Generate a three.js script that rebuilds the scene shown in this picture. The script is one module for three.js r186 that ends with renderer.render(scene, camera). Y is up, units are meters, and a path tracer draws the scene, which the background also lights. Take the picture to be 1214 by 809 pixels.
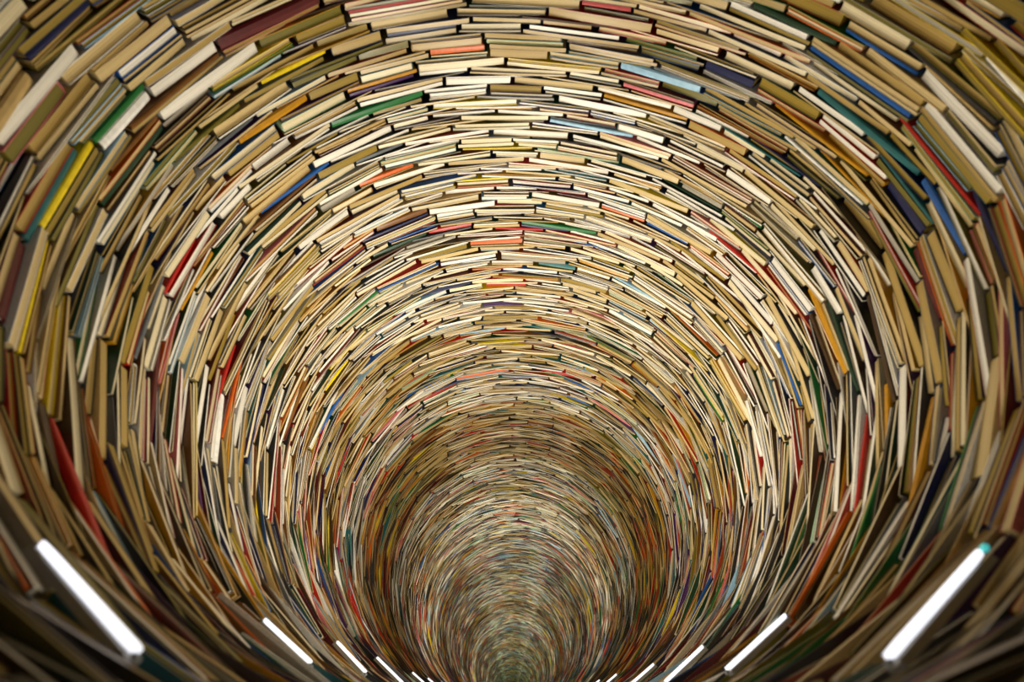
import * as THREE from 'three';
import { mergeGeometries } from 'three/addons/utils/BufferGeometryUtils.js';
import { RectAreaLightUniformsLib } from 'three/addons/lights/RectAreaLightUniformsLib.js';

// ---------------------------------------------------------------- camera, light level
const R = 0.8;                         // inner radius of the round shaft of books, metres
const MIRROR = 4.55 * R;               // depth below the camera at which the pattern of books turns round
const PERIOD = 4.60 * R;               // length of one storey of the shaft
const STOREYS = 12;  // storeys past the first are mirror reflections built as solid copies
const CAM_Y = MIRROR + PERIOD * (STOREYS - 1);
const PITCH = 57.99 * Math.PI / 180, FPX = 700;

const scene = new THREE.Scene();
scene.background = new THREE.Color(0x0d0b09);
const camera = new THREE.PerspectiveCamera(2 * Math.atan(404.5 / FPX) * 180 / Math.PI, 1214 / 809, 0.02, 100);
camera.position.set(-0.016, CAM_Y, 0.95 * R);
camera.lookAt(-0.016, CAM_Y - Math.sin(PITCH), 0.95 * R - Math.cos(PITCH));
camera.focus = 3.2;
camera.userData.fStop = 2.8;
camera.updateMatrixWorld(true);

const renderer = new THREE.WebGLRenderer({ antialias: true });
renderer.toneMapping = THREE.LinearToneMapping;
renderer.toneMappingExposure = 2.0;
renderer.shadowMap.enabled = true;
RectAreaLightUniformsLib.init();
const LAMP_POWER = 490;                 // radiance of a lamp bar near the top of the shaft
const LAMP_FADE = 0.9;               // storeys past the first copy reflections; lamps there weaken like mirror images
const LAMP_TURN = 0;                   // the bars face straight across the shaft
const LAMP_COLOR = [1.0, 0.925, 0.775];

// ---------------------------------------------------------------- helpers
function prng(a) {
  return () => { a |= 0; a = a + 0x6D2B79F5 | 0; let t = Math.imul(a ^ a >>> 15, 1 | a); t = t + Math.imul(t ^ t >>> 7, 61 | t) ^ t; return ((t ^ t >>> 14) >>> 0) / 4294967296; };
}
const rnd = prng(20240611);
const pick = (list) => { let s = 0; for (const e of list) s += e[1]; let r = rnd() * s; for (const e of list) if ((r -= e[1]) < 0) return e[0]; return list[0][0]; };
const taken = new Map();
function numbered(name) { const n = taken.get(name) || 0; taken.set(name, n + 1); return n ? name + '_' + String(n).padStart(3, '0') : name; }
function tag(o, label, category, group, kind) {
  if (label) o.userData.label = label;
  if (category) o.userData.category = category;
  if (group) o.userData.group = group;
  if (kind) o.userData.kind = kind;
  return o;
}
function shadows(o) { o.traverse((m) => { if (m.isMesh) { m.castShadow = true; m.receiveShadow = true; } }); return o; }

// ---------------------------------------------------------------- textures
function grey(w, h, f) {
  const d = new Uint8Array(w * h * 4);
  for (let y = 0; y < h; y++) for (let x = 0; x < w; x++) { const v = Math.max(0, Math.min(255, f(x, y) * 255)) | 0, i = (y * w + x) * 4; d[i] = d[i + 1] = d[i + 2] = v; d[i + 3] = 255; }
  const t = new THREE.DataTexture(d, w, h); t.wrapS = t.wrapT = THREE.RepeatWrapping; t.magFilter = THREE.LinearFilter; t.minFilter = THREE.LinearMipmapLinearFilter; t.generateMipmaps = true; t.needsUpdate = true;
  return t;
}
const tr = prng(7);
// leaves of paper: thin lines that run along the page edges
const leafRow = Array.from({ length: 128 }, () => 0.80 + 0.20 * tr());
for (let k = 0; k < 14; k++) leafRow[(tr() * 128) | 0] = 0.55 + 0.15 * tr();
const paperMap = grey(64, 128, (x, y) => leafRow[y] * (0.96 + 0.04 * tr()));
paperMap.colorSpace = THREE.SRGBColorSpace;
paperMap.repeat.set(4, 62);            // uv of paper are metres
const paperBump = grey(8, 128, (x, y) => leafRow[y]);
paperBump.repeat.set(4, 62);
const clothMap = grey(128, 128, (x, y) => 0.88 + 0.12 * tr() - (tr() < 0.01 ? 0.25 : 0));
clothMap.colorSpace = THREE.SRGBColorSpace;

// ---------------------------------------------------------------- colours of paper and covers
const PAPER = {
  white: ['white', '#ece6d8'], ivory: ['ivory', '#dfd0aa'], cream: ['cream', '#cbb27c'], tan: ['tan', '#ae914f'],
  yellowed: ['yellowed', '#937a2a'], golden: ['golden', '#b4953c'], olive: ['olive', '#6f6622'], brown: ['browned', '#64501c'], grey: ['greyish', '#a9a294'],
};
const COVER = {
  black: ['black', '#17161a'], charcoal: ['charcoal', '#2b2a2b'], brown: ['brown', '#38240f'], tobacco: ['tobacco-brown', '#6a4213'], maroon: ['maroon', '#4e0f14'],
  red: ['red', '#a3180f'], brick: ['brick-red', '#86300f'], orange: ['orange', '#c8590d'], mustard: ['mustard', '#b07c0c'], yellow: ['yellow', '#d8bd0e'],
  olive: ['olive-green', '#5d5513'], green: ['green', '#13642c'], bottle: ['bottle-green', '#10321f'], teal: ['teal', '#1c5a5c'], sky: ['light-blue', '#8fb6cf'],
  blue: ['blue', '#174f92'], navy: ['navy-blue', '#121a44'], purple: ['purple', '#3a1a4c'], pink: ['pink', '#c76a6e'], mint: ['pale-green', '#a3c7a0'],
  slate: ['slate-grey', '#5b6064'], white: ['white', '#e4e2dc'], buff: ['buff', '#b79a62'], linen: ['linen-grey', '#9b9482'],
};
const paperMat = {}, coverMat = {};
for (const k in PAPER) paperMat[k] = new THREE.MeshStandardMaterial({ name: 'paper_' + k, color: PAPER[k][1], map: paperMap, bumpMap: paperBump, bumpScale: 0.0001, roughness: 0.3 });
for (const k in COVER) coverMat[k] = new THREE.MeshStandardMaterial({ name: 'cover_' + k, color: COVER[k][1], map: clothMap, roughness: 0.32 });
const paperAny = new THREE.MeshStandardMaterial({ name: 'paper', color: 0xffffff, map: paperMap, bumpMap: paperBump, bumpScale: 0.0001, roughness: 0.3 });
const coverAny = new THREE.MeshStandardMaterial({ name: 'cover', color: 0xffffff, map: clothMap, roughness: 0.32 });
const boardMat = new THREE.MeshStandardMaterial({ name: 'dark_plywood', color: 0x2a1f12, map: clothMap, roughness: 0.9 });

// ---------------------------------------------------------------- the shell of the shaft
function ringWall(name, r0, r1, y0, y1, a0, a1) {       // a0..a1: angles from the side where the camera stands
  const s = new THREE.Shape(), n = 96;
  const p = (r, a) => [r * Math.sin(a), -r * Math.cos(a)];
  for (let i = 0; i <= n; i++) { const q = p(r1, a0 + (a1 - a0) * i / n); i ? s.lineTo(...q) : s.moveTo(...q); }
  for (let i = n; i >= 0; i--) s.lineTo(...p(r0, a0 + (a1 - a0) * i / n));
  const g = new THREE.ExtrudeGeometry(s, { depth: y1 - y0, bevelEnabled: false, curveSegments: 1 });
  g.rotateX(-Math.PI / 2);             // shape y becomes -z, depth becomes y
  const m = new THREE.Mesh(g, boardMat); m.name = name; m.position.y = y0; scene.add(m);
  tag(m, 'dark plywood shell behind the stacked books', 'wall', null, 'structure');
  return shadows(m);
}
const TOP_H = -0.36 * R, SILL_H = 0.34 * R, DOOR = 20 * Math.PI / 180;
const yOf = (h) => CAM_Y - h;
ringWall('wall_outer', R + 0.215, R + 0.275, -0.08, yOf(SILL_H), 0.0001, Math.PI * 2 - 0.0001);
ringWall('wall_upper', R + 0.215, R + 0.275, yOf(SILL_H), yOf(TOP_H), DOOR, Math.PI * 2 - DOOR);
function disc(name, y, label, category) {
  const m = new THREE.Mesh(new THREE.CylinderGeometry(R + 0.275, R + 0.275, 0.06, 64), boardMat); m.name = name; m.position.y = y; scene.add(m);
  tag(m, label, category, null, 'structure'); return shadows(m);
}
disc('floor', -0.05, 'dark round floor at the bottom of the book shaft', 'floor');
disc('ceiling', yOf(TOP_H) + 0.03, 'dark round board closing the book shaft above the opening', 'ceiling');

// ---------------------------------------------------------------- shapes of books
// local frame: x along the wall, y up through the thickness (0..T), z outwards from the face that shows (0..W)
const box = (x0, x1, y0, y1, z0, z1) => { const g = new THREE.BoxGeometry(x1 - x0, y1 - y0, z1 - z0); g.translate((x0 + x1) / 2, (y0 + y1) / 2, (z0 + z1) / 2); return g; };
function profile(points, x0, x1) {                     // points are [z, y], swept along x
  const s = new THREE.Shape(); points.forEach(([z, y], i) => i ? s.lineTo(z, y) : s.moveTo(z, y));
  const g = new THREE.ExtrudeGeometry(s, { depth: x1 - x0, bevelEnabled: false });
  g.rotateY(-Math.PI / 2); g.translate(x1, 0, 0);      // shape x -> z, depth -> -x
  return g;
}
function metreUv(g) { const p = g.attributes.position, n = g.attributes.normal, u = g.attributes.uv; for (let i = 0; i < p.count; i++) { const end = Math.abs(n.getX(i)) > 0.7; u.setXY(i, end ? p.getZ(i) : p.getX(i), p.getY(i)); } return g; }
function plain(g) { return g.index ? g.toNonIndexed() : g; }
const merge = (list) => mergeGeometries(list.map(plain));
function hardFore(L, T, W) {                           // hardback, fore-edge showing between its boards
  const b = 0.0014, x = L / 2, e = 0.0015;
  const cover = merge([box(-x, x, 0, b, 0, W), box(-x, x, T - b, T, 0, W), box(-x, x, b, T - b, W - b, W)]);
  const m = T / 2, pages = profile([[e, b], [e + T * 0.1, b + (T - 2 * b) * 0.22], [e + T * 0.14, m], [e + T * 0.1, T - b - (T - 2 * b) * 0.22], [e, T - b], [W - b, T - b], [W - b, b]], -x + e, x - e);
  return { cover, pages: metreUv(pages) };
}
function softFore(L, T, W) {                           // paperback, fore-edge showing
  const b = 0.0008, x = L / 2;
  const cover = merge([box(-x, x, 0, b, 0, W), box(-x, x, T - b, T, 0, W), box(-x, x, b, T - b, W - b, W)]);
  return { cover, pages: metreUv(plain(box(-x + 0.0004, x - 0.0004, b, T - b, 0.0006, W - b))) };
}
function hardHead(L, T, W) {                           // hardback, head of the pages showing, rounded spine at one end
  const b = 0.0014, x = L / 2, e = 0.0015, sp = [];
  for (let i = 0; i <= 4; i++) { const a = Math.PI * i / 4; sp.push([x - T * 0.16 + Math.sin(a) * T * 0.16, T / 2 - Math.cos(a) * T / 2]); }
  for (let i = 4; i >= 0; i--) { const a = Math.PI * i / 4; sp.push([x - T * 0.16 - b + Math.sin(a) * T * 0.16, T / 2 - Math.cos(a) * (T / 2 - b)]); }
  const s = new THREE.Shape(); sp.forEach(([px, y], i) => i ? s.lineTo(px, y) : s.moveTo(px, y));
  const spine = new THREE.ExtrudeGeometry(s, { depth: W, bevelEnabled: false });
  const x1 = x - T * 0.16;
  const cover = merge([box(-x, x1, 0, b, 0, W), box(-x, x1, T - b, T, 0, W), spine]);
  return { cover, pages: metreUv(plain(box(-x + e, x1, b, T - b, e, W - e))) };
}
function spineIn(L, T, W) {                            // book shelved with its spine showing
  const b = 0.0024, x = L / 2, k = Math.min(0.3 * T, 0.006), o = [];
  for (let i = 0; i <= 4; i++) { const a = Math.PI * i / 4; o.push([k - Math.sin(a) * k, T / 2 - Math.cos(a) * T / 2]); }
  for (let i = 4; i >= 0; i--) { const a = Math.PI * i / 4; o.push([k + b - Math.sin(a) * k, T / 2 - Math.cos(a) * (T / 2 - b)]); }
  const cover = merge([profile(o, -x, x), box(-x, x, 0, b, k, W), box(-x, x, T - b, T, k, W)]);
  return { cover, pages: metreUv(plain(box(-x + 0.003, x - 0.003, b, T - b, k + b, W - 0.003))) };
}
const SHAPES = {};                                     // kind -> list of [T0, geometries]
const L0 = 0.2, W0 = 0.145;
for (const [kind, make] of [['hard', hardFore], ['soft', softFore], ['head', hardHead], ['spine', spineIn]])
  SHAPES[kind] = [0.0085, 0.014, 0.026].map((t) => [t, make(L0, t, W0)]);
const shapeOf = (b) => { const l = SHAPES[b.kind], i = b.T < 0.011 ? 0 : b.T < 0.019 ? 1 : 2; return [i, ...l[i]]; };

// ---------------------------------------------------------------- stacking one storey of the shaft
// page tones change by height: sharp-edged pale, tan and golden belts
// [lower end of the belt in radii below the camera, page mix]
const lots = [[1.28, 'mixed'], [2.86, 'pale'], [3.42, 'tannish'], [3.97, 'pale'], [9, 'gold']];
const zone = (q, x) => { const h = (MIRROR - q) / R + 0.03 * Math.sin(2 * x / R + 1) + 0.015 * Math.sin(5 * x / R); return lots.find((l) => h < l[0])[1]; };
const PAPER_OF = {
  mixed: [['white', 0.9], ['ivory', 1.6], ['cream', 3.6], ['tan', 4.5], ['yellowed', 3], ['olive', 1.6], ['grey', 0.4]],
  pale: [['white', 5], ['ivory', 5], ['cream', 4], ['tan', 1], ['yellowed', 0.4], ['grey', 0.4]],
  tannish: [['white', 0.5], ['ivory', 1.4], ['cream', 3.6], ['tan', 4], ['yellowed', 2.6], ['olive', 1]],
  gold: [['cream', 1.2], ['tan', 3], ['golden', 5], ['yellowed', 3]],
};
const COVER_ALL = [['black', 7], ['charcoal', 6], ['brown', 6], ['tobacco', 4], ['maroon', 5], ['red', 2.4], ['brick', 2], ['orange', 1.2], ['mustard', 2.6], ['yellow', 0.8], ['olive', 2.4], ['green', 1.2], ['bottle', 3], ['teal', 1.8], ['sky', 1.1], ['blue', 2], ['navy', 4], ['purple', 1.4], ['pink', 0.7], ['mint', 0.5], ['slate', 2.5], ['white', 4], ['buff', 5], ['linen', 3]];

// golden belt: white and blue covers left out, buff and brown ones favoured
const COVER_GOLD = COVER_ALL.filter(([k]) => !['white', 'sky', 'blue', 'linen', 'mint', 'pink', 'purple', 'slate', 'navy'].includes(k)).map(([k, w]) => [k, ['mustard', 'olive', 'buff', 'tobacco', 'brick'].includes(k) ? w * 1.6 : w]);
const books = [];
const TOP_Q = MIRROR - TOP_H;
function drawBook(q, x) {
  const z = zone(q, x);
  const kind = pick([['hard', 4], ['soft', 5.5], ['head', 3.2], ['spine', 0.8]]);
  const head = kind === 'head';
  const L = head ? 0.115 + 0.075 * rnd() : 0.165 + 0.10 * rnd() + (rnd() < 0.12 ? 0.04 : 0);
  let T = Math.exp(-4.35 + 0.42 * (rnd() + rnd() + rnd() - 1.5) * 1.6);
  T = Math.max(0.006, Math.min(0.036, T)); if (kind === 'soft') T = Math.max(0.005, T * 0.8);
  return { kind, L, T, W: 0.125 + 0.045 * rnd(), paper: pick(PAPER_OF[z]), cover: pick(z === 'gold' ? COVER_GOLD : COVER_ALL) };
}
// The books lie in courses like masonry. A course is split into piles of about a book's length whose joints
// keep off those below; a pile is one to four books, and some piles run through two courses. The courses undulate a little.
const ROUND = Math.PI * 2 * R;
const wave = (x, q) => 0.010 * Math.sin(3 * x / R + 1.3 + q * 0.6) + 0.0016 * Math.sin(7 * x / R + q * 0.9) + 0.006 * Math.sin(x / R + 0.5 * q);
const slope = (x, q, l) => (wave(x + l / 2, q) - wave(x - l / 2, q)) / l;
function split(x0, x1, below) {                        // a free stretch cut into pile lengths
  const F = x1 - x0; if (F < 0.10) return F < 0.05 ? [] : [[x0, x1]];
  let best = null, score = 1e9;
  for (let t = 0; t < 30; t++) {
    const m = Math.max(1, Math.round(F / (0.214 + 0.05 * (rnd() - 0.5)))), w = Array.from({ length: m }, () => 0.68 + 0.64 * rnd()), sum = w.reduce((p, q) => p + q, 0), cuts = [x0];
    for (const v of w) cuts.push(cuts[cuts.length - 1] + v / sum * F); cuts[m] = x1;
    let bad = 0;
    for (let i = 1; i < m; i++) for (const j of below) { const d = Math.abs(cuts[i] - j); const e = Math.min(d, ROUND - d); if (e < 0.04) bad += (0.04 - e) / 0.04; }
    bad /= m; if (bad < score) { score = bad; best = cuts; }
  }
  return best.slice(1).map((c, i) => [best[i], c]);
}
const rag = new Map();                                 // how far a joint wanders, slice by slice
function wander(x, q) { const key = Math.round(x * 1000) + ':' + Math.floor(q / 0.021); if (!rag.has(key)) rag.set(key, (rnd() - 0.5) * 0.018); return rag.get(key); }
function edge(x, q0, q1, sign) { let v = -1e9; for (let k = Math.floor(q0 / 0.021); k <= Math.floor(q1 / 0.021); k++) v = Math.max(v, sign * wander(x, (k + 0.5) * 0.021)); return sign * v; }
function fillPile(x0, x1, q0, q1) {
  const room = q1 - q0 - 0.0018, list = []; let sum = 0;
  if (room < 0.014 || (room < 0.03 && rnd() < 0.5)) { const b = drawBook(q0, x0); b.T = sum = room; list.push(b); }
  while (sum < room * 0.86 || !list.length) { const b = drawBook(q0, x0); if (list.length && sum + b.T > room * 1.3) { if (sum > room * 0.7) break; b.T = room - sum; } list.push(b); sum += b.T; }
  const lean = (rnd() - 0.5) * 2 * 0.0006 / ((x1 - x0) / 2);
  let q = q0 + 0.0009;
  for (const b of list) {
    b.T *= room / sum;
    const e0 = x0 + Math.max(-0.03, Math.min(0.03, edge(x0, q, q + b.T, 1))), e1 = x1 + Math.max(-0.03, Math.min(0.03, edge(x1, q, q + b.T, -1)));
    const short = rnd() < 0.25 ? 0.010 * rnd() : 0, left = rnd(), g = 0.0021 + 0.003 * rnd() * rnd();
    const a = e0 + g + short * left, c = e1 - g - short * (1 - left), L = c - a, x = (a + c) / 2, j = rnd();
    if (L > 0.03) {
      const tilt = slope((x0 + x1) / 2, q, x1 - x0) + lean, mid = (x0 + x1) / 2;
      books.push({ ...b, kind: b.kind === 'head' && L > 0.215 ? 'soft' : L < 0.12 ? 'head' : b.kind, T: b.T - 0.0007, L, q: q + wave(mid, q0) + tilt * (x - mid), az: ((x / R) + Math.PI * 4) % (Math.PI * 2), tilt, turn: (rnd() - 0.5) * 0.035,
        out: j < 0.06 ? -0.004 * rnd() : j > 0.96 ? 0.006 + 0.010 * rnd() : 0.003 * rnd(), flip: rnd() < 0.5, tone: 0.86 + 0.28 * rnd() });
    }
    q += b.T;
  }
}
{
  const courses = Array.from({ length: 400 }, () => 0.0072 + 0.0095 * rnd() + (rnd() < 0.10 ? 0.009 : 0)); let at = 0;
  let q = -0.02, below = [], occupied = [];            // occupied: stretches already filled by piles of the course below
  while (q < TOP_Q + 0.02) {
    const hc = courses[at], next = courses[at + 1], x00 = rnd() * ROUND;
    const free = []; occupied.sort((p, r) => p[0] - r[0]);
    if (!occupied.length) free.push([x00, x00 + ROUND]);
    else for (let i = 0; i < occupied.length; i++) { const e = occupied[i][1], n = i + 1 < occupied.length ? occupied[i + 1][0] : occupied[0][0] + ROUND; if (n - e > 0.02) free.push([e, n]); }
    const joints = [], through = [];
    for (const [f0, f1] of free) for (const [x0, x1] of split(f0, f1, below)) {
      const wrap = (v) => (v % ROUND + ROUND) % ROUND;
      joints.push(wrap(x0));
      if (rnd() < 0.36) { fillPile(x0, x1, q, q + hc + next); through.push([x0, x1]); }
      else fillPile(x0, x1, q, q + hc);
    }
    for (const o of occupied) joints.push((o[0] % ROUND + ROUND) % ROUND, (o[1] % ROUND + ROUND) % ROUND);
    below = joints; occupied = through.map(([p, r]) => { const w = Math.floor(p / ROUND) * ROUND; return [p - w, r - w]; });
    q += hc; at++;
  }
}

// ---------------------------------------------------------------- what the photograph shows at a place
// a ray through a picture point meets the wall: used once to find which book of the stack lies there
function wallPoint(px, py) {
  const a = (px - 609) / FPX, b = (py - 404.5) / FPX, s = Math.sin(PITCH), c = Math.cos(PITCH);
  const du = c - b * s, dh = s + b * c, dx = a, ox = -0.02, oz = 0.95;
  const A = du * du + dx * dx, B = 2 * (dx * ox - du * oz), C = ox * ox + oz * oz - 1;
  const k = (-B + Math.sqrt(B * B - 4 * A * C)) / (2 * A);
  const x = ox + k * dx, z = oz - k * du;
  return { az: (Math.atan2(x, z) + Math.PI * 2) % (Math.PI * 2), h: k * dh * R };
}
const azGap = (p, q) => { const d = Math.abs(p - q) % (Math.PI * 2); return Math.min(d, Math.PI * 2 - d); };
const marked = [
  [593, 210, 'yellow'], [578, 221, 'red', 'hard'], [722, 248, 'orange'], [689, 233, 'maroon'], [800, 281, 'blue'], [800, 255, 'white', 'soft'], [635, 264, 'green'], [608, 272, 'red'], [530, 272, 'red'], [480, 278, 'brick'],
  [474, 294, 'bottle'], [622, 286, 'orange'], [696, 289, 'blue'], [456, 344, 'blue'], [545, 339, 'navy'], [630, 337, 'red'], [739, 331, 'mustard'], [763, 344, 'sky'], [778, 385, 'sky'], [667, 363, 'white', 'soft'], [641, 388, 'teal'], [708, 405, 'green'],
  [518, 467, 'red'], [676, 446, 'red'], [702, 462, 'blue'], [676, 471, 'blue'], [736, 498, 'purple'], [733, 494, 'pink'], [579, 443, 'orange'], [610, 507, 'brick'], [566, 497, 'brick'], [544, 518, 'maroon'], [486, 470, 'blue'],
  [322, 141, 'mustard'], [341, 85, 'yellow'], [352, 222, 'blue'], [82, 170, 'red', 'hard'], [69, 89, 'white', 'soft'], [259, 89, 'white', 'soft'], [245, 156, 'olive'], [133, 230, 'bottle'], [57, 276, 'yellow'], [159, 126, 'green'], [30, 74, 'navy'], [289, 30, 'maroon'],
  [48, 323, 'yellow'], [13, 338, 'maroon'], [213, 323, 'red'], [139, 379, 'bottle'], [89, 557, 'red'], [256, 535, 'white', 'soft'], [259, 490, 'red'], [276, 464, 'orange'], [356, 312, 'yellow'], [371, 331, 'white', 'soft'], [397, 320, 'brick'], [404, 472, 'blue'], [237, 564, 'purple'],
  [867, 41, 'white', 'soft'], [1056, 119, 'blue'], [960, 26, 'bottle'], [1108, 178, 'red'], [1112, 111, 'white', 'soft'], [1134, 267, 'blue'], [930, 180, 'navy'], [874, 96, 'navy'], [1008, 137, 'teal'], [1171, 208, 'white', 'soft'], [963, 41, 'white', 'soft'], [1149, 267, 'olive'], [1037, 245, 'mustard'], [1078, 256, 'navy'],
  [1035, 618, 'green'], [1131, 591, 'green'], [1059, 580, 'brick'], [1083, 580, 'mustard'], [93, 577, 'red'], [20, 646, 'orange'], [225, 636, 'mustard'], [163, 757, 'blue'], [180, 719, 'maroon'],
  [976, 582, 'mint'], [916, 592, 'blue'], [966, 602, 'brick'], [1003, 430, 'mustard'], [1013, 501, 'black'], [924, 420, 'blue'], [1113, 370, 'maroon'], [1050, 450, 'mustard'],
  [732, 7, 'red'], [749, 43, 'red', 'hard'], [504, 33, 'navy'], [552, 59, 'orange'], [763, 107, 'pink'], [746, 80, 'sky'], [570, 119, 'yellow', 'hard'], [594, 175, 'yellow'], [774, 131, 'mustard'], [694, 149, 'sky'], [493, 152, 'brown'], [455, 99, 'purple'], [474, 195, 'mint', 'hard'],
];
for (const [px, py, color, kind] of marked) {
  const w = wallPoint(px, py), q = MIRROR - w.h; let best = null, d = 1e9;
  for (const b of books) { if (b.marked) continue; const e = Math.hypot(azGap(b.az, w.az) * R * 0.35, (b.q + b.T / 2 - q) * 2) - (b.T > 0.014 ? 0.02 : 0); if (e < d) { d = e; best = b; } }
  best.marked = true; best.cover = color; best.kind = kind || 'spine';
  if (kind === 'soft') best.paper = 'white'; if (best.out > 0.008) best.out = 0.003;
}
let notebook = null;
{
  const w = wallPoint(885, 260), q = MIRROR - w.h; let d = 1e9;
  for (const b of books) { if (b.marked) continue; const e = Math.hypot(azGap(b.az, w.az) * R * 0.35, (b.q + b.T / 2 - q) * 2) - Math.min(b.T, 0.025); if (e < d) { d = e; notebook = b; } }
  notebook.notebook = true; notebook.paper = 'white'; notebook.cover = 'pink'; notebook.kind = 'soft'; notebook.out = 0.008;
}

// ---------------------------------------------------------------- lamp bars in the wall
// ends of the four nearest bars on either side: [angle, depth] of the inner and of the outer end, in degrees and radii
const LAMP_ENDS = [
  [[-23.7, 0.67, -38.2, 0.76], [23.6, 0.74, 38.7, 0.83]], [[-29.2, 1.54, -39.1, 1.57], [27.2, 1.48, 39.4, 1.52]],
  [[-30.9, 2.25, -41.0, 2.36], [26.9, 2.07, 38.4, 2.19]], [[-29.5, 2.95, -40.9, 3.09], [27.5, 2.84, 37.6, 2.94]],
  [[-30, 4.08, -40, 4.16], [28, 4.04, 39, 4.14]],
];
const LAMP_R = 0.986 * R;
const lampSpots = [];
for (let s = 0; s < STOREYS; s++) LAMP_ENDS.forEach((pair, level) => {
  if (s > 2 && level !== 2 && level !== 3) return;
  pair.forEach((e, k) => {
    const at = (deg, h) => {
      const v = h * R, q = MIRROR - v, d = s === 0 ? v : s % 2 ? MIRROR + PERIOD * (s - 1) + q : MIRROR + PERIOD * s - q, r = deg * Math.PI / 180;
      return new THREE.Vector3(LAMP_R * Math.sin(r), yOf(d), LAMP_R * Math.cos(r));
    };
    const p = at(e[0], e[1]), q = at(e[2], e[3]), mid = p.clone().add(q).multiplyScalar(0.5);
    if (mid.y < 0.1) return;
    lampSpots.push({ p, q, mid, az: Math.atan2(mid.x, mid.z), h: CAM_Y - mid.y, len: p.distanceTo(q), rise: Math.abs(p.y - q.y) / 2, storey: s, side: k ? 1 : -1, level, power: [0.26, 0.76, 1.35, 1.25, 0.06][level] * Math.pow(LAMP_FADE, s) * (s < 3 ? 1 : 2.1) });
  });
});

// ---------------------------------------------------------------- placing books
function depthOf(b, s) {                               // depth of the foot of the book below the camera in storey s
  const top = b.q + b.T;
  if (s === 0) return MIRROR - b.q;
  if (top > PERIOD + 0.004) return null;
  return s % 2 ? MIRROR + PERIOD * (s - 1) + top : MIRROR + PERIOD * s - b.q;
}
const mat4 = new THREE.Matrix4(), mA = new THREE.Matrix4(), mB = new THREE.Matrix4();
function placeOf(b, s) {
  const h = depthOf(b, s); if (h === null) return null;
  const az = b.az > Math.PI ? b.az - Math.PI * 2 : b.az, half = b.L / 2 / R;
  if (s === 0 && Math.abs(az) - half < DOOR && h - b.T < SILL_H) return null;          // the opening
  let out = b.out;
  for (const l of lampSpots) if (l.storey === s && Math.abs(h - b.T / 2 - l.h) < b.T / 2 + 0.010 + l.rise && azGap(l.az, b.az) < half + l.len / 2 / R + 0.01) out = Math.max(out, 0.013);
  const r = R - b.L * b.L / 8 / R * 0.9 + 0.002 + out;
  const tilt = s % 2 ? -b.tilt : b.tilt;
  mat4.makeRotationY(az + b.turn).multiply(mA.makeRotationZ(tilt));
  mB.makeTranslation(r * Math.sin(az), yOf(h), r * Math.cos(az));
  return { m: mB.clone().multiply(mat4), h, az, r };
}
const view = new THREE.Matrix4().multiplyMatrices(camera.projectionMatrix, camera.matrixWorldInverse.copy(camera.matrixWorld).invert());
const v4 = new THREE.Vector4();
function shownArea(b, p) {                             // share of the frame that the face of a book covers
  const pts = [];
  for (const [x, y] of [[-b.L / 2, 0], [b.L / 2, 0], [b.L / 2, b.T], [-b.L / 2, b.T]]) {
    v4.set(x, y, 0, 1).applyMatrix4(p.m).applyMatrix4(view); if (v4.w < 0.05) return 0;
    pts.push([v4.x / v4.w * 607, v4.y / v4.w * 404.5]);
  }
  const cx = pts.reduce((t, e) => t + e[0], 0) / 4, cy = pts.reduce((t, e) => t + e[1], 0) / 4;
  if (Math.abs(cx) > 600 || Math.abs(cy) > 398) return 0;
  let A = 0; for (let i = 0; i < 4; i++) { const j = (i + 1) % 4; A += pts[i][0] * pts[j][1] - pts[j][0] * pts[i][1]; }
  return Math.abs(A) / 2;
}
const placed = [];
for (let s = 0; s < STOREYS; s++) for (const b of books) {
  const p = placeOf(b, s); if (!p) continue;
  if (yOf(p.h) < 0.0) continue;
  placed.push({ b, s, p, area: s === 0 ? shownArea(b, p) : 0 });
}
const single = new Set(placed.filter((e) => e.area > 0 && !e.b.notebook).sort((a, b) => b.area - a.area).slice(0, 299));
for (const e of placed) if (e.s === 0 && e.b.notebook) single.add(e);

// the books that show largest, each with its parts
const sizeWord = (t) => t < 0.009 ? 'leaflet-thin' : t < 0.012 ? 'thin' : t < 0.016 ? 'slim' : t < 0.022 ? 'medium-thick' : 'fat';
const longWord = (l) => l < 0.15 ? 'short' : l < 0.2 ? '' : 'long';
function describe(b) {
  const w = [sizeWord(b.T), longWord(b.L)].filter(Boolean).join(' '), c = COVER[b.cover][0], p = PAPER[b.paper][0];
  if (b.kind === 'spine') return `${w} book with its ${c} spine showing`;
  if (b.kind === 'soft') return `${w} paperback with ${c} cover and ${p} page edges`;
  if (b.kind === 'head') return `${w} hardback with ${c} boards and ${p} page tops`;
  return `${w} hardback with ${c} boards and ${p} fore-edge`;
}
function below(b) {                                    // the book that b rests on
  let best = null, d = 1e9;
  for (const o of books) { if (o === b || azGap(o.az, b.az) * R > (o.L + b.L) / 2 * 0.8) continue; const e = b.q - (o.q + o.T); if (e > -0.004 && e < d) { d = e; best = o; } }
  return best;
}
const labelUse = new Map(); for (const e of single) { const t = describe(e.b); labelUse.set(t, (labelUse.get(t) || 0) + 1); }
function labelOf(b) {
  const t = describe(b), u = labelUse.get(t) > 1 && below(b);
  return u ? t + `, on a ${COVER[u.cover][0]} one` : t + ' in the wall';
}
const ringGeo = new THREE.TorusGeometry(0.0065, 0.0011, 5, 10);
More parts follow.
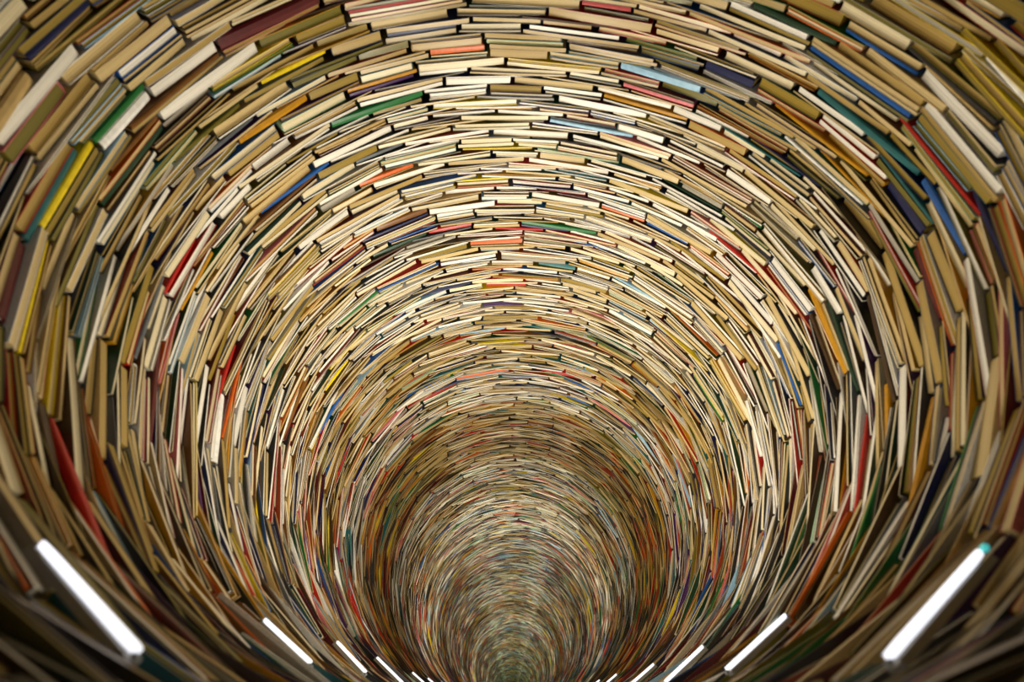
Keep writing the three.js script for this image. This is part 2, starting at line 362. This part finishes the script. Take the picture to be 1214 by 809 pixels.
for (const e of [...single].sort((a, b) => b.area - a.area)) {
  const { b, p } = e, [, T0, g] = shapeOf(b), o = new THREE.Group();
  o.name = numbered(b.notebook ? 'notebook' : 'book'); scene.add(o);
  p.m.decompose(o.position, o.quaternion, o.scale);
  const sx = (b.kind === 'head' && b.flip ? -1 : 1) * b.L / L0;
  const c = new THREE.Mesh(g.cover, coverMat[b.cover]); c.name = 'cover';
  const pg = new THREE.Mesh(g.pages, paperMat[b.paper]); pg.name = 'page_block';
  for (const m of [c, pg]) { m.scale.set(sx, b.T / T0, b.W / W0); if (sx < 0) { m.scale.x = -sx; m.rotation.z = Math.PI; m.position.y = b.T; } o.add(m); }
  if (b.notebook) {
    const loops = [], n = Math.floor(b.L / 0.0085);
    for (let i = 0; i < n; i++) { const t = ringGeo.clone(); t.rotateY(Math.PI / 2); t.scale(1, Math.max(1, b.T / 0.014), 1); t.translate((i + 0.5) / n * b.L - b.L / 2, b.T / 2, -0.001); loops.push(t); }
    const w = new THREE.Mesh(mergeGeometries(loops), coverMat.maroon); w.name = 'comb_binding'; w.userData.kind = 'stuff'; o.add(w);
    tag(o, 'white notebook with a dark red comb binding showing in the curved wall', 'notebook');
  } else tag(o, labelOf(b), 'book', 'books stacked in the curved wall');
  shadows(o);
}

// further books of the first storey, and copies that stand for reflections
const mass = new THREE.Group(); mass.name = 'stacked_books'; scene.add(mass);
tag(mass, 'thousands of further books and their mirrored copies stacked in rings down the round shaft', 'books', null, 'stuff');
const batches = {};
for (const e of placed) if (!single.has(e)) { const [i] = shapeOf(e.b); (batches[e.b.kind + i] ||= []).push(e); }
const sc = new THREE.Matrix4(), turned = new THREE.Matrix4(), col = new THREE.Color();
for (const key in batches) {
  const list = batches[key], [, T0, g] = shapeOf(list[0].b);
  const ci = new THREE.InstancedMesh(g.cover, coverAny, list.length), pi = new THREE.InstancedMesh(g.pages, paperAny, list.length);
  ci.name = 'book_covers'; pi.name = 'book_pages';
  list.forEach(({ b, p }, i) => {
    const m = p.m.clone();
    if (b.kind === 'head' && b.flip) m.multiply(turned.makeRotationZ(Math.PI).setPosition(0, b.T, 0));
    m.multiply(sc.makeScale(b.L / L0, b.T / T0, b.W / W0));
    ci.setMatrixAt(i, m); pi.setMatrixAt(i, m);
    ci.setColorAt(i, col.set(COVER[b.cover][1]).multiplyScalar(b.tone));
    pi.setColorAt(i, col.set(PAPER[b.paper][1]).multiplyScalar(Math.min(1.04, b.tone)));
  });
  for (const m of [ci, pi]) { m.userData.kind = 'stuff'; mass.add(m); }
}
shadows(mass);

// ---------------------------------------------------------------- the lamps themselves
const housingMat = new THREE.MeshStandardMaterial({ name: 'aluminium', color: 0x9a9c9e, metalness: 0.85, roughness: 0.35 });
const capMat = new THREE.MeshStandardMaterial({ name: 'grey_plastic', color: 0x8d9092, roughness: 0.5 });
const aquaMat = new THREE.MeshPhysicalMaterial({ name: 'aqua_plastic', color: 0x7fe3e0, emissive: 0x3fd0d0, emissiveIntensity: 0.3, roughness: 0.2 });  // own glow put in for lamp light leaking through the plastic
const glowMat = new THREE.MeshStandardMaterial({ name: 'lamp_glow', color: 0xffffff, emissive: 0xf2f5ff, emissiveIntensity: 0.7, roughness: 0.4 });
const ordinal = ['uppermost', 'second', 'third', 'fourth', 'fifth'];
for (const l of lampSpots) {
  const o = new THREE.Group(); o.name = numbered('lamp_bar'); scene.add(o);
  const ex = l.q.clone().sub(l.p).multiplyScalar(l.q.x > l.p.x ? 1 : -1).normalize(), ez = new THREE.Vector3(l.mid.x, 0, l.mid.z).normalize().multiplyScalar(Math.cos(LAMP_TURN)); ez.y = Math.sin(LAMP_TURN) * (l.storey % 2 ? -1 : 1);
  ez.addScaledVector(ex, -ez.dot(ex)).normalize();                                                                 // local x along the bar, z outwards
  o.position.copy(l.mid); o.quaternion.setFromRotationMatrix(new THREE.Matrix4().makeBasis(ex, ez.clone().cross(ex), ez));
  const L = l.len, t = 0.0040;
  const ts = new THREE.Shape(); [[-L / 2, -0.15], [-L / 2 + 0.004, -0.55], [-L / 2 + 0.026, -1], [L / 2 - 0.01, -1], [L / 2 - 0.002, -0.6], [L / 2, 0.15], [L / 2 - 0.004, 0.55], [L / 2 - 0.026, 1], [-L / 2 + 0.01, 1], [-L / 2 + 0.002, 0.6]].forEach(([x, y], i) => i ? ts.lineTo(x, y * t) : ts.moveTo(x, y * t));
  const tube = new THREE.ExtrudeGeometry(ts, { depth: 0.005, bevelEnabled: true, bevelThickness: 0.0012, bevelSize: 0.001, bevelOffset: -0.001, bevelSegments: 2 }); tube.translate(0, 0, -0.004);
  const d = new THREE.Mesh(tube, glowMat); d.name = 'light_tube'; o.add(d);
  const hg = new THREE.Shape(); hg.moveTo(0.003, -0.009); hg.lineTo(0.011, -0.011); hg.lineTo(0.011, 0.011); hg.lineTo(0.003, 0.009); hg.lineTo(0.0066, 0.004); hg.lineTo(0.0066, -0.004);
  const back = new THREE.ExtrudeGeometry(hg, { depth: L - 0.006, bevelEnabled: false }); back.rotateY(-Math.PI / 2); back.translate((L - 0.006) / 2, 0, 0);
  const h = new THREE.Mesh(back, housingMat); h.name = 'housing'; o.add(h);
  for (const e of [-1, 1]) {
    const aqua = l.storey === 0 && l.level === 0 && l.side > 0 && e > 0;
    const cg = aqua ? new THREE.SphereGeometry(0.0055, 14, 10) : new THREE.CylinderGeometry(t * 0.75, t * 0.75, 0.008, 12); cg.rotateZ(Math.PI / 2); if (aqua) { cg.scale(1.15, 0.8, 0.8); cg.translate(L / 2 + 0.010, 0, -0.001); } else cg.translate(e * (L / 2 + 0.001), 0, 0.002);
    const c = new THREE.Mesh(cg, aqua ? aquaMat : capMat); c.name = 'end_cap'; if (aqua) c.userData.label = 'pale aqua glowing end cap'; o.add(c);
  }
  const deep = l.storey === 0 ? '' : l.storey === 1 ? ' in the first mirrored storey' : ' deep down the shaft';
  const aquaLamp = l.storey === 0 && l.level === 0 && l.side > 0;
  tag(o, aquaLamp ? 'glowing white lamp bar with a pale aqua end cap, among the uppermost books' : l.storey === 0 && l.level === 0 ? 'glowing white lamp bar with plain grey end caps, level with the aqua-capped one' : l.storey > 1 ? 'tiny mirrored copy of a glowing lamp bar deep down the shaft of books' : `glowing white lamp bar on the ${ordinal[l.level]} level of lamps${deep}`, 'lamp', aquaLamp || (l.storey === 0 && l.level === 0) ? null : l.storey > 1 ? 'mirrored copies of lamp bars deep down the shaft' : `${ordinal[l.level]} level lamp bars, storey ${l.storey + 1}`);
  shadows(o);
  const green = Math.min(1, l.storey * 0.12);  // green tint put in for light lost at each mirror
  const light = new THREE.RectAreaLight(new THREE.Color().setRGB(LAMP_COLOR[0] * (1 - 0.35 * green), LAMP_COLOR[1], LAMP_COLOR[2] * (1 - 0.3 * green)), LAMP_POWER * l.power, L, 0.014);
  light.position.copy(l.mid).addScaledVector(ez, -0.009); light.quaternion.copy(o.quaternion);                 // shines along -z, into the shaft
  light.name = 'lamp_bar_light'; scene.add(light);
}

console.log('mean T', (books.reduce((t, b) => t + b.T, 0) / books.length).toFixed(4), 'mean L', (books.reduce((t, b) => t + b.L, 0) / books.length).toFixed(3), 'filled', (books.reduce((t, b) => t + b.T * b.L, 0) / ROUND / TOP_Q).toFixed(3));
console.log('books per storey', books.length, 'placed', placed.length, 'lamps', lampSpots.length);
renderer.render(scene, camera);
